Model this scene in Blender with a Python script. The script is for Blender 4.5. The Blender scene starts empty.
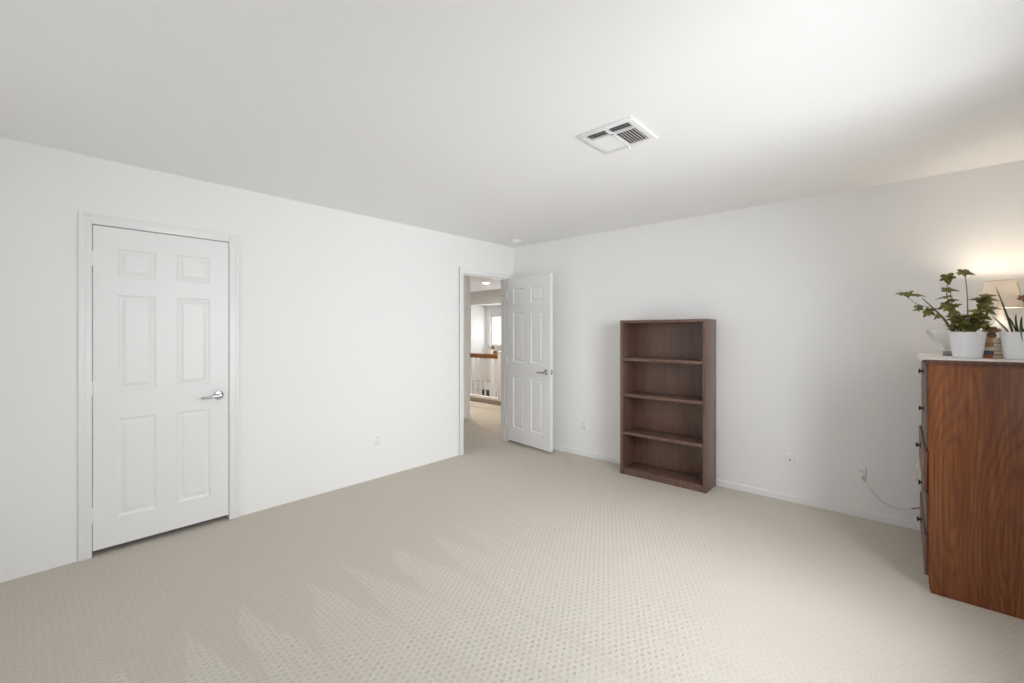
import bpy, bmesh, math, random
from mathutils import Vector, Matrix, Euler
random.seed(7)
S = bpy.context.scene
COL = S.collection
PI = math.pi

# ------------------------------------------------------------------ camera
FPX, ANG = 436.8, math.radians(41.83)
CAM = Vector((3.6956, -4.1573, 1.3806))
cd = bpy.data.cameras.new('camera')
cd.sensor_width = 36.0
cd.lens = FPX / 1024 * 36.0
cd.shift_y = -9.8 / 1024
cd.clip_start = 0.02
cam = bpy.data.objects.new('camera', cd)
cam.location = CAM
cam.rotation_euler = (PI / 2, 0, ANG)
COL.objects.link(cam)
S.camera = cam
FW = Vector((-math.sin(ANG), math.cos(ANG), 0))
RT = Vector((math.cos(ANG), math.sin(ANG), 0))

# ------------------------------------------------------------------ world, light, exposure
W = bpy.data.worlds.new('daylight')
S.world = W
W.use_nodes = True
wb = W.node_tree.nodes['Background']
wb.inputs['Color'].default_value = (0.93, 0.97, 1.0, 1)
wb.inputs['Strength'].default_value = 0.45
# sky brightness raised towards the north-west so the bay window shows white
_t = W.node_tree
_tc = _t.nodes.new('ShaderNodeTexCoord')
_dp = _t.nodes.new('ShaderNodeVectorMath')
_dp.operation = 'DOT_PRODUCT'
_dp.inputs[1].default_value = (-.72, .68, .12)
_mr = _t.nodes.new('ShaderNodeMapRange')
_mr.interpolation_type = 'SMOOTHSTEP'
_mr.inputs['From Min'].default_value = .35
_mr.inputs['From Max'].default_value = .95
_mr.inputs['To Min'].default_value = .45
_mr.inputs['To Max'].default_value = 2.6
_t.links.new(_tc.outputs['Generated'], _dp.inputs[0])
_t.links.new(_dp.outputs['Value'], _mr.inputs['Value'])
_t.links.new(_mr.outputs[0], wb.inputs['Strength'])


def area(name, loc, rot, sx, sy, power, color=(1, 1, 1), spread=PI):
    l = bpy.data.lights.new(name, 'AREA')
    l.shape = 'RECTANGLE'
    l.size, l.size_y = sx, sy
    l.energy = power
    l.color = color
    l.spread = spread
    o = bpy.data.objects.new(name, l)
    o.location = loc
    o.rotation_euler = rot
    COL.objects.link(o)
    return o


# daylight by the east and stairwell windows, plus added ceiling and south fill
area('daylight_east', (5.15, -2.45, 1.72), (0, math.radians(78), math.radians(-10)), 1.3, 1.6, 58, (0.935, 0.967, 1.0), math.radians(128))
area('ceiling_fill', (5.45, -2.45, .45), (0, math.radians(103), math.radians(-8)), .9, 1.8, 26, (0.97, 0.98, 1.0), math.radians(140))  # added lamp outside the east window, tilted up to brighten the ceiling
area('south_fill', (1.95, -5.0, 1.45), (PI / 2, 0, 0), 2.2, 1.25, 4.5, (0.93, 0.97, 1.0))  # added fill light behind the unseen south window
area('daylight_stair', (-4.4, 4.95, 1.45), (-PI / 2, 0, 0), 2.8, 1.0, 26, (0.97, 0.98, 1.0))
S.view_settings.view_transform = 'Standard'
S.view_settings.look = 'None'
S.view_settings.gamma = 1.0
S.view_settings.use_curve_mapping = False
S.view_settings.exposure = 0.58
S.cycles.max_bounces = 14
S.cycles.diffuse_bounces = 10
S.cycles.transparent_max_bounces = 12
S.cycles.sample_clamp_indirect = 6.0
S.cycles.caustics_reflective = False
S.cycles.caustics_refractive = False


# ------------------------------------------------------------------ helpers
def at(px, py, Y):
    """world point seen at a pixel of the photograph on the vertical plane y = Y"""
    d = FW + (px - 512) / FPX * RT
    t = (Y - CAM.y) / d.y
    return Vector((CAM.x + t * d.x, Y, CAM.z - (py - 331.7) / FPX * t))


class MB:
    def __init__(self):
        self.bm = bmesh.new()

    def _merge(self, b):
        me = bpy.data.meshes.new('tmp')
        b.to_mesh(me)
        b.free()
        self.bm.from_mesh(me)
        bpy.data.meshes.remove(me)

    def box(self, x0, x1, y0, y1, z0, z1, bev=0.0, seg=2, rot=None, piv=None):
        b = bmesh.new()
        bmesh.ops.create_cube(b, size=1.0)
        bmesh.ops.scale(b, vec=(x1 - x0, y1 - y0, z1 - z0), verts=b.verts)
        bmesh.ops.translate(b, vec=((x0 + x1) / 2, (y0 + y1) / 2, (z0 + z1) / 2), verts=b.verts)
        if bev > 0:
            bmesh.ops.bevel(b, geom=list(b.edges), offset=bev, segments=seg, affect='EDGES', profile=0.5)
        if rot is not None:
            bmesh.ops.rotate(b, cent=piv or Vector((0, 0, 0)), matrix=rot, verts=b.verts)
        self._merge(b)
        return self

    def lathe(self, prof, c=(0, 0, 0), n=40, mat=None):
        """profile of (r, z) turned about z; mat: Matrix applied afterwards"""
        b = bmesh.new()
        rings = []
        for r, z in prof:
            if r < 1e-6:
                rings.append([b.verts.new((0, 0, z))])
            else:
                rings.append([b.verts.new((r * math.cos(2 * PI * k / n), r * math.sin(2 * PI * k / n), z)) for k in range(n)])
        for a, d in zip(rings[:-1], rings[1:]):
            if len(a) == 1 and len(d) == 1:
                continue
            for k in range(n):
                k2 = (k + 1) % n
                if len(a) == 1:
                    b.faces.new((a[0], d[k2], d[k]))
                elif len(d) == 1:
                    b.faces.new((a[k], a[k2], d[0]))
                else:
                    b.faces.new((a[k], a[k2], d[k2], d[k]))
        bmesh.ops.recalc_face_normals(b, faces=b.faces)
        if mat is not None:
            bmesh.ops.transform(b, matrix=mat, verts=b.verts)
        bmesh.ops.translate(b, vec=c, verts=b.verts)
        self._merge(b)
        return self

    def cyl(self, p0, p1, r0, r1=None, n=20, round_=0.0):
        r1 = r0 if r1 is None else r1
        p0, p1 = Vector(p0), Vector(p1)
        L = (p1 - p0).length
        q = Vector((0, 0, 1)).rotation_difference((p1 - p0).normalized()).to_matrix().to_4x4()
        e = min(round_, L * .45)
        if e > 0:
            pr = [(0, 0), (r0 - e, 0), (r0 - e * .3, e * .3), (r0, e), (r1, L - e), (r1 - e * .3, L - e * .3), (r1 - e, L), (0, L)]
        else:
            pr = [(0, 0), (r0, 0), (r1, L), (0, L)]
        return self.lathe(pr, p0, n, q)

    def tube(self, pts, r, n=10, sub=6):
        """tube through points (Catmull-Rom); r a number or a list at the points"""
        P = [Vector(p) for p in pts]
        R = r if isinstance(r, (list, tuple)) else [r] * len(P)
        Q, RR = [], []
        for i in range(len(P) - 1):
            a, b_, c, d = P[max(i - 1, 0)], P[i], P[i + 1], P[min(i + 2, len(P) - 1)]
            m = sub if len(P) > 2 else 1
            for s in range(m):
                t = s / m
                Q.append(.5 * ((2 * b_) + (c - a) * t + (2 * a - 5 * b_ + 4 * c - d) * t * t + (3 * b_ - a - 3 * c + d) * t ** 3))
                RR.append(R[i] * (1 - t) + R[i + 1] * t)
        Q.append(P[-1])
        RR.append(R[-1])
        b = bmesh.new()
        up = Vector((0.13, 0.21, 1)).normalized()
        rings = []
        for i, q in enumerate(Q):
            tn = (Q[min(i + 1, len(Q) - 1)] - Q[max(i - 1, 0)]).normalized()
            if abs(tn.dot(up)) > .97:
                up = Vector((1, .2, .1)).normalized()
            u = (up - tn * up.dot(tn)).normalized()
            v = tn.cross(u)
            rings.append([b.verts.new(q + (u * math.cos(2 * PI * k / n) + v * math.sin(2 * PI * k / n)) * RR[i]) for k in range(n)])
        for a, d in zip(rings[:-1], rings[1:]):
            for k in range(n):
                b.faces.new((a[k], a[(k + 1) % n], d[(k + 1) % n], d[k]))
        b.faces.new(rings[0][::-1])
        b.faces.new(rings[-1])
        bmesh.ops.recalc_face_normals(b, faces=b.faces)
        self._merge(b)
        return self

    def poly(self, verts, faces):
        vs = [self.bm.verts.new(v) for v in verts]
        for f in faces:
            self.bm.faces.new([vs[i] for i in f])
        return self

    def prism(self, prof, axis, a0, a1):
        """closed 2-D profile swept along an axis ('x','y','z') from a0 to a1"""
        def mk(p, a):
            return {'x': (a, p[0], p[1]), 'y': (p[0], a, p[1]), 'z': (p[0], p[1], a)}[axis]
        n = len(prof)
        b = bmesh.new()
        A = [b.verts.new(mk(p, a0)) for p in prof]
        B = [b.verts.new(mk(p, a1)) for p in prof]
        for k in range(n):
            b.faces.new((A[k], A[(k + 1) % n], B[(k + 1) % n], B[k]))
        b.faces.new(A[::-1])
        b.faces.new(B)
        bmesh.ops.recalc_face_normals(b, faces=b.faces)
        self._merge(b)
        return self

    def build(self, name, mat, parent=None, origin=None, smooth=True, angle=35):
        if origin is not None:
            bmesh.ops.translate(self.bm, vec=-Vector(origin), verts=self.bm.verts)
        me = bpy.data.meshes.new(name)
        self.bm.to_mesh(me)
        self.bm.free()
        me.materials.append(mat)
        if smooth:
            for p in me.polygons:
                p.use_smooth = True
            me.set_sharp_from_angle(angle=math.radians(angle))
        o = bpy.data.objects.new(name, me)
        if parent is not None:
            o.parent = parent
        elif origin is not None:
            o.location = origin
        COL.objects.link(o)
        return o


def tag(o, label=None, cat=None, group=None, kind=None):
    for k, v in (('label', label), ('category', cat), ('group', group), ('kind', kind)):
        if v:
            o[k] = v
    return o


def thing(name, loc, label, cat, group=None, rz=0.0, kind=None):
    o = bpy.data.objects.new(name, None)
    o.empty_display_size = 0.1
    o.location = loc
    o.rotation_euler = (0, 0, rz)
    COL.objects.link(o)
    return tag(o, label, cat, group, kind)


def struct(o, label=None, cat=None):
    return tag(o, label, cat, None, 'structure')


# ------------------------------------------------------------------ materials
def mat(name, col, rough=0.5, metal=0.0, spec=0.5, **kw):
    m = bpy.data.materials.new(name)
    m.use_nodes = True
    b = m.node_tree.nodes['Principled BSDF']
    b.inputs['Base Color'].default_value = (*col, 1)
    b.inputs['Roughness'].default_value = rough
    b.inputs['Metallic'].default_value = metal
    b.inputs['Specular IOR Level'].default_value = spec
    for k, v in kw.items():
        b.inputs[k.replace('_', ' ')].default_value = v
    return m


class NT:
    """small node-building helper"""
    def __init__(self, m):
        self.m, self.t = m, m.node_tree
        self.b = self.t.nodes['Principled BSDF']

    def n(self, typ, **kw):
        x = self.t.nodes.new(typ)
        for k, v in kw.items():
            setattr(x, k, v)
        return x

    def lk(self, a, b):
        self.t.links.new(a, b)

    def math(self, op, a, b=None, c=None, clamp=False):
        x = self.n('ShaderNodeMath', operation=op, use_clamp=clamp)
        for i, v in enumerate((a, b, c)):
            if v is None:
                continue
            if isinstance(v, (int, float)):
                x.inputs[i].default_value = v
            else:
                self.lk(v, x.inputs[i])
        return x.outputs[0]

    def coord(self, scale=(1, 1, 1)):
        tc = self.n('ShaderNodeTexCoord')
        mp = self.n('ShaderNodeMapping')
        mp.inputs['Scale'].default_value = scale
        self.lk(tc.outputs['Object'], mp.inputs['Vector'])
        return mp.outputs[0]

    def noise(self, vec, scale, detail=3, rough=.5, dist=0):
        x = self.n('ShaderNodeTexNoise')
        self.lk(vec, x.inputs['Vector'])
        x.inputs['Scale'].default_value = scale
        x.inputs['Detail'].default_value = detail
        x.inputs['Roughness'].default_value = rough
        x.inputs['Distortion'].default_value = dist
        return x.outputs['Fac']

    def ramp(self, fac, stops):
        x = self.n('ShaderNodeValToRGB')
        e = x.color_ramp.elements
        while len(e) < len(stops):
            e.new(0.5)
        for i, (p, c) in enumerate(stops):
            e[i].position = p
            e[i].color = (*c, 1)
        self.lk(fac, x.inputs['Fac'])
        return x.outputs['Color']

    def mix(self, fac, a, b, mode='MIX'):
        x = self.n('ShaderNodeMix', data_type='RGBA', blend_type=mode)
        for s, v in ((0, fac), (6, a), (7, b)):
            if isinstance(v, (int, float)):
                x.inputs[s].default_value = v
            elif isinstance(v, tuple):
                x.inputs[s].default_value = (*v, 1)
            else:
                self.lk(v, x.inputs[s])
        return x.outputs[2]

    def bump(self, h, strength=.2, dist=.01):
        x = self.n('ShaderNodeBump')
        x.inputs['Strength'].default_value = strength
        x.inputs['Distance'].default_value = dist
        self.lk(h, x.inputs['Height'])
        self.lk(x.outputs[0], self.b.inputs['Normal'])

    def color(self, c):
        self.lk(c, self.b.inputs['Base Color'])


def painted(name, col, rough=.6, tex=.06):
    m = mat(name, col, rough, spec=.3)
    t = NT(m)
    t.bump(t.noise(t.coord(), 95, 3), tex, .004)
    return m


def wood(name, dark, mid, light, rough=.35, grain=(26, 26, 1.6), wavy=5.0, ring=3.0, spec=.5, bump=.08, wave=.18, dist=0.0, arch=0.0):
    m = mat(name, mid, rough, spec=spec)
    t = NT(m)
    v = t.coord(grain)
    vf = t.coord((grain[0] * 6.5, grain[1] * 6.5, grain[2] * 3.2))
    v2 = t.coord((ring, ring, ring * .12))
    wv = t.n('ShaderNodeTexWave', wave_type='BANDS', bands_direction='X', wave_profile='SIN')
    t.lk(v2, wv.inputs['Vector'])
    wv.inputs['Scale'].default_value = 3.6
    wv.inputs['Distortion'].default_value = wavy
    wv.inputs['Detail'].default_value = 2.5
    wv.inputs['Detail Scale'].default_value = 1.3
    a = t.noise(v, 1.0, 5, .62, dist)
    f = t.noise(vf, 1.0, 3, .6)
    s = t.math('ADD', t.math('MULTIPLY', a, (1 - wave) * .52), t.math('ADD', t.math('MULTIPLY', wv.outputs['Fac'], wave), t.math('MULTIPLY', f, (1 - wave) * .48)))
    c = t.ramp(s, [(.30, dark), (.52, mid), (.80, light)])
    if arch:
        # cathedral figure: contour lines of a noise drawn out along the board, and short dark pores
        cn = t.noise(t.coord((4.2, 4.2, .75)), 1.0, 1.5, .4)
        ln = t.math('MULTIPLY_ADD', t.math('SINE', t.math('MULTIPLY', cn, 150)), .5, .5)
        pr = t.noise(t.coord((170, 170, 9)), 1.0, 2)
        k = t.math('MULTIPLY', t.math('POWER', ln, 2.0), t.math('MULTIPLY_ADD', pr, 1.5, -.25, clamp=True))
        c = t.mix(t.math('MULTIPLY', k, arch, clamp=True), c, tuple(q * .38 for q in mid))
    t.color(c)
    t.bump(s, bump, .003)
    return m


M = {}
M['wall'] = painted('wall_paint', (.87, .87, .868), .7)
M['ceiling'] = painted('ceiling_paint', (.88, .88, .878), .8, .1)
M['door'] = mat('door_paint', (.84, .84, .84), .38, spec=.4)
M['trim'] = mat('trim_paint', (.85, .85, .85), .35, spec=.4)
M['chrome'] = mat('satin_chrome', (.55, .55, .56), .22, 1.0)
M['plastic'] = mat('white_plastic', (.86, .86, .855), .4)
M['dark'] = mat('dark_slot', (.02, .02, .02), .6)
M['vent_white'] = mat('vent_enamel', (.80, .80, .80), .4)
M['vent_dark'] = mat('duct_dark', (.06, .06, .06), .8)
M['smoke'] = mat('detector_plastic', (.8, .8, .79), .45)
M['pot'] = mat('glazed_white_pot', (.84, .85, .87), .25)
M['soil'] = mat('potting_soil', (.05, .035, .025), .95)
M['cloth'] = mat('white_runner', (.85, .82, .79), .9)
M['knob'] = mat('dark_bronze', (.035, .028, .024), .4, .7)
M['cable'] = mat('pale_cable', (.66, .65, .63), .5)
M['hall_light'] = mat('downlight_glow', (1, 1, 1), .5)
_b = M['hall_light'].node_tree.nodes['Principled BSDF']
_b.inputs['Emission Color'].default_value = (1, .93, .82, 1)
_b.inputs['Emission Strength'].default_value = 14
M['bulb'] = mat('bulb_glow', (1, .9, .75), .5)
_b = M['bulb'].node_tree.nodes['Principled BSDF']
_b.inputs['Emission Color'].default_value = (1, .78, .5, 1)
_b.inputs['Emission Strength'].default_value = 30
M['shelf_wood'] = wood('bookcase_veneer', (.080, .040, .028), (.148, .080, .058), (.22, .130, .098), .28, (30, 30, 1.5), 3, 4.0, .6, wave=.04)
M['dresser_wood'] = wood('dresser_veneer', (.105, .029, .009), (.205, .064, .0195), (.34, .128, .046), .25, (30, 30, 1.3), 4, 5.0, .5, wave=.03, dist=.7, arch=.8)
M['drawer_wood'] = wood('drawer_front_wood', (.06, .022, .012), (.115, .045, .024), (.17, .075, .04), .38, (34, 2.0, 34), 4, 2.6, .5)
M['rail_wood'] = wood('handrail_oak', (.11, .045, .014), (.20, .085, .028), (.30, .14, .05), .35, (3, 40, 40), 3, 3)


def glass_mat():
    m = bpy.data.materials.new('window_glass')
    m.use_nodes = True
    t = m.node_tree
    t.nodes.remove(t.nodes['Principled BSDF'])
    tr = t.nodes.new('ShaderNodeBsdfTransparent')
    gl = t.nodes.new('ShaderNodeBsdfGlossy')
    gl.inputs['Roughness'].default_value = .02
    mx = t.nodes.new('ShaderNodeMixShader')
    mx.inputs[0].default_value = .06
    t.links.new(tr.outputs[0], mx.inputs[1])
    t.links.new(gl.outputs[0], mx.inputs[2])
    t.links.new(mx.outputs[0], t.nodes['Material Output'].inputs[0])
    return m


M['glass'] = glass_mat()


def frosted(name, col, fac, rough=.35):
    m = bpy.data.materials.new(name)
    m.use_nodes = True
    t = m.node_tree
    b = t.nodes['Principled BSDF']
    b.inputs['Base Color'].default_value = (*col, 1)
    b.inputs['Roughness'].default_value = rough
    tl = t.nodes.new('ShaderNodeBsdfTranslucent')
    tl.inputs['Color'].default_value = (*col, 1)
    mx = t.nodes.new('ShaderNodeMixShader')
    mx.inputs[0].default_value = fac
    t.links.new(b.outputs[0], mx.inputs[1])
    t.links.new(tl.outputs[0], mx.inputs[2])
    t.links.new(mx.outputs[0], t.nodes['Material Output'].inputs[0])
    return m


M['shade'] = frosted('lampshade_linen', (.86, .82, .76), .17, .9)
M['frost'] = frosted('frosted_plastic', (.88, .89, .89), .10, .2)


def carpet():
    m = mat('woven_loop_carpet', (.6, .56, .5), .95, spec=.1)
    t = NT(m)
    tc = t.n('ShaderNodeTexCoord')
    sp = t.n('ShaderNodeSeparateXYZ')
    t.lk(tc.outputs['Object'], sp.inputs[0])
    x, y = sp.outputs[0], sp.outputs[1]
    A, B = .028, .032
    v = t.math('DIVIDE', y, A)
    row = t.math('FLOOR', v)
    odd = t.math('MULTIPLY', t.math('FLOORED_MODULO', row, 2.0), .5)
    u = t.math('ADD', t.math('DIVIDE', x, B), odd)
    fu = t.math('SUBTRACT', t.math('FRACT', u), .5)
    fv = t.math('SUBTRACT', t.math('FRACT', v), .5)
    e = t.math('SQRT', t.math('ADD', t.math('POWER', t.math('ABSOLUTE', t.math('DIVIDE', fu, .27)), 2.0),
                              t.math('POWER', t.math('ABSOLUTE', t.math('DIVIDE', fv, .42)), 2.0)))
    mr = t.n('ShaderNodeMapRange', interpolation_type='SMOOTHSTEP')
    mr.inputs['From Min'].default_value = 1.15
    mr.inputs['From Max'].default_value = .45
    t.lk(e, mr.inputs['Value'])
    dip0 = mr.outputs[0]                                  # 1 in the low tufts
    # vacuum passes: wedges of brushed pile that start near x = 1.3 and widen with x
    nz = t.noise(t.coord((.7, 1.6, 1)), 1.6, 1)
    yy = t.math('ADD', y, t.math('MULTIPLY', t.math('SUBTRACT', nz, .5), .22))
    xs = t.math('ADD', x, t.math('MULTIPLY', t.math('SUBTRACT', nz, .5), .3))
    tt = t.math('ABSOLUTE', t.math('SUBTRACT', t.math('FRACT', t.math('DIVIDE', t.math('ADD', yy, 3.79), .262)), .5))
    wd = t.math('MULTIPLY', t.math('SUBTRACT', xs, 1.24), .78)
    wd = t.math('MINIMUM', t.math('MAXIMUM', wd, -.12), .40)
    pas = t.n('ShaderNodeMapRange', interpolation_type='SMOOTHSTEP')
    pas.inputs['From Min'].default_value = -.05
    pas.inputs['From Max'].default_value = .05
    t.lk(t.math('SUBTRACT', wd, tt), pas.inputs['Value'])
    far = t.n('ShaderNodeMapRange', interpolation_type='SMOOTHSTEP')     # the marks only reach so far
    far.inputs['From Min'].default_value = -1.7
    far.inputs['From Max'].default_value = -2.5
    t.lk(y, far.inputs['Value'])
    fx = t.n('ShaderNodeMapRange', interpolation_type='SMOOTHSTEP')
    fx.inputs['From Min'].default_value = 2.2
    fx.inputs['From Max'].default_value = 1.5
    t.lk(x, fx.inputs['Value'])
    gx = t.n('ShaderNodeMapRange', interpolation_type='SMOOTHSTEP')      # beyond them the pile lies one way
    gx.inputs['From Min'].default_value = 1.0
    gx.inputs['From Max'].default_value = 2.3
    t.lk(x, gx.inputs['Value'])
    fade = t.math('MULTIPLY', far.outputs[0], t.math('MAXIMUM', fx.outputs[0], .35))
    brushed = t.math('ADD', t.math('MULTIPLY', pas.outputs[0], fade), t.math('MULTIPLY', gx.outputs[0], t.math('SUBTRACT', 1.0, fade)))
    blot = t.noise(t.coord(), 2.2, 2)
    brushed = t.math('ADD', t.math('MULTIPLY', brushed, .85), t.math('MULTIPLY', t.math('SUBTRACT', blot, .4), .3), clamp=True)
    fine = t.noise(t.coord(), 190, 3, .65)
    tuft = t.math('ADD', t.math('MULTIPLY', t.noise(t.coord(), 55, 2), 1.7), -.35, clamp=True)
    worn = t.n('ShaderNodeMapRange', interpolation_type='SMOOTHSTEP')    # tufts trodden flat towards the dresser
    worn.inputs['From Min'].default_value = 2.5
    worn.inputs['From Max'].default_value = 3.3
    worn.inputs['To Min'].default_value = 1.0
    worn.inputs['To Max'].default_value = .35
    t.lk(t.math('ADD', x, t.math('MULTIPLY', t.math('SUBTRACT', blot, .5), 1.2)), worn.inputs['Value'])
    dip0 = t.math('MULTIPLY', dip0, worn.outputs[0])
    dip = t.math('MULTIPLY', dip0, t.math('MULTIPLY', tuft, t.math('ADD', .8, t.math('MULTIPLY', brushed, .55))))
    base = t.mix(brushed, (.585, .53, .455), (.665, .622, .54))
    low = t.mix(brushed, (.40, .36, .31), (.42, .385, .33))
    c = t.mix(t.math('MULTIPLY', dip, .7), base, low)
    c = t.mix(.36, c, t.ramp(fine, [(.30, (.34, .31, .27)), (.70, (.86, .82, .76))]), 'MIX')
    t.color(c)
    h = t.math('ADD', t.math('MULTIPLY', t.math('SUBTRACT', 1.0, dip), .8), t.math('MULTIPLY', fine, .35))
    t.bump(h, .55, .006)
    return m


M['carpet'] = carpet()

# ------------------------------------------------------------------ the room shell
H = 2.45
XE, YS = 4.30, -4.70           # east and south walls (behind the camera)
T = 0.12
DO0, DO1 = -0.857, -0.100      # doorway to the landing (in the left wall)
CO0, CO1 = -3.885, -3.147      # closet doorway
DH = 2.047                     # door head


def slab(name, boxes, m, label=None, bev=0.0):
    b = MB()
    for q in boxes:
        b.box(*q, bev=bev)
    return struct(b.build(name, m, smooth=False), label)


fl = MB()
fl.box(-6.6, XE + .14, YS - .14, 1.90, -.12, 0)
struct(fl.build('floor', M['carpet'], smooth=False), 'beige patterned loop carpet')
slab('ceiling', [(-6.6, XE + .14, YS - .14, 6.0, H, H + .1)], M['ceiling'])
slab('wall_left', [(-T, 0, YS, CO0, 0, H), (-T, 0, CO0, CO1, DH, H), (-T, 0, CO1, DO0, 0, H),
                   (-T, 0, DO0, DO1, DH, H), (-T, 0, DO1, 0.12, 0, H)], M['wall'])
slab('wall_back', [(0, XE + .14, 0, .12, 0, H)], M['wall'])
WY0, WY1, WZ0, WZ1 = -2.98, -1.55, .62, 2.10      # east window
slab('wall_right', [(XE, XE + .14, YS, WY0, 0, H), (XE, XE + .14, WY1, 0, 0, H), (XE, XE + .14, WY0, WY1, 0, WZ0),
                    (XE, XE + .14, WY0, WY1, WZ1, H)], M['wall'])
SX0, SX1 = .80, 3.10                              # unseen south window, added to let in fill light
slab('wall_front', [(-T, SX0, YS - .14, YS, 0, H), (SX1, XE + .14, YS - .14, YS, 0, H), (SX0, SX1, YS - .14, YS, 0, WZ0),
                    (SX0, SX1, YS - .14, YS, WZ1, H)], M['wall'])


def window(name, x0, x1, y0, y1, z0, z1, along, label):
    """sliding window unit; along = axis the window runs on"""
    root = thing(name, ((x0 + x1) / 2, (y0 + y1) / 2, z0), label, 'window', kind='structure')
    o = root.location.copy()
    f = .05
    b = MB()
    if along == 'y':
        xm = (x0 + x1) / 2
        for q in [(y0, y1, z0, z0 + f), (y0, y1, z1 - f, z1), (y0, y0 + f, z0 + f, z1 - f), (y1 - f, y1, z0 + f, z1 - f)]:
            b.box(xm - .03, xm + .03, *q, bev=.004)
        b.box(xm - .02, xm + .02, (y0 + y1) / 2 - .03, (y0 + y1) / 2 + .03, z0 + f, z1 - f, bev=.004)
        b.build('frame', M['trim'], root, o)
        MB().box(xm - .003, xm + .003, y0 + f, (y0 + y1) / 2 - .03, z0 + f, z1 - f).build('pane', M['glass'], root, o, smooth=False)
        MB().box(xm - .003, xm + .003, (y0 + y1) / 2 + .03, y1 - f, z0 + f, z1 - f).build('pane', M['glass'], root, o, smooth=False)
    else:
        ym = (y0 + y1) / 2
        for q in [(x0, x1, z0, z0 + f), (x0, x1, z1 - f, z1), (x0, x0 + f, z0 + f, z1 - f), (x1 - f, x1, z0 + f, z1 - f)]:
            b.box(q[0], q[1], ym - .03, ym + .03, q[2], q[3], bev=.004)
        xm = (x0 + x1) / 2
        b.box(xm - .03, xm + .03, ym - .02, ym + .02, z0 + f, z1 - f, bev=.004)
        b.build('frame', M['trim'], root, o)
        MB().box(x0 + f, xm - .03, ym - .003, ym + .003, z0 + f, z1 - f).build('pane', M['glass'], root, o, smooth=False)
        MB().box(xm + .03, x1 - f, ym - .003, ym + .003, z0 + f, z1 - f).build('pane', M['glass'], root, o, smooth=False)
    return root


window('window_1', XE + .03, XE + .11, WY0, WY1, WZ0, WZ1, 'y', 'white sliding window beside the dresser')
window('window_fill', SX0, SX1, YS - .11, YS - .03, WZ0, WZ1, 'x', 'wide white sliding window added behind the camera for fill light')

# baseboards
BB = [(0, 0), (.009, 0), (.009, .044), (.0075, .050), (.004, .0535), (0, .055)]


b = MB()
b.prism([(-p, z) for p, z in BB], 'x', 0.02, XE)
struct(b.build('baseboard_back', M['trim'], smooth=False))


# door casings: flat mitred boards with a stepped face
def casing(name, y0, y1, top, w, label, right=True):
    b = MB()
    prof = lambda: None
    t1, t2 = .013, .0162
    # left leg, right leg, head; each a board plus a raised outer band
    segs = [(y0 - w, y0, 0, top)]
    if right:
        segs.append((y1, y1 + w, 0, top))
    for a, c, z0, z1 in segs:
        b.box(0, t1, a, c, z0, z1 + w, bev=.002)
        if a < y0 and c <= y0:
            b.box(0, t2, a, a + w * .38, z0, z1 + w, bev=.004)
        else:
            b.box(0, t2, c - w * .38, c, z0, z1 + w, bev=.004)
    b.box(0, t1, y0 + .0004, y1 - .0004, top, top + w, bev=.002)
    b.box(0, t2 - .0004, y0 - w * .61, y1 + w * .61, top + w * .62, top + w - .0004, bev=.004)
    # jamb lining inside the opening
    b.box(-T - .005, .001, y0 - .016, y0 + .001, 0, top, bev=.001)
    b.box(-T - .005, .001, y1 - .001, y1 + .016, 0, top, bev=.001)
    b.box(-T - .005, .001, y0, y1, top - .001, top + .016, bev=.001)
    return struct(b.build(name, M['trim']), label)


casing('trim_1', CO0 + .004, CO1 - .004, DH - .006, .062, 'white casing around the closed closet door')
casing('trim_2', DO0, DO1, DH - .004, .062, 'white casing around the open landing doorway')
# door stop strip of the landing doorway
b = MB()
b.box(-.062, -.037, DO1 - .012, DO1 - .001, 0, DH - .004)
b.box(-.062, -.037, DO0 + .001, DO0 + .012, 0, DH - .004)
b.box(-.062, -.037, DO0 + .012, DO1 - .012, DH - .016, DH - .005)
struct(b.build('trim_3', M['trim'], smooth=False))


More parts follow.
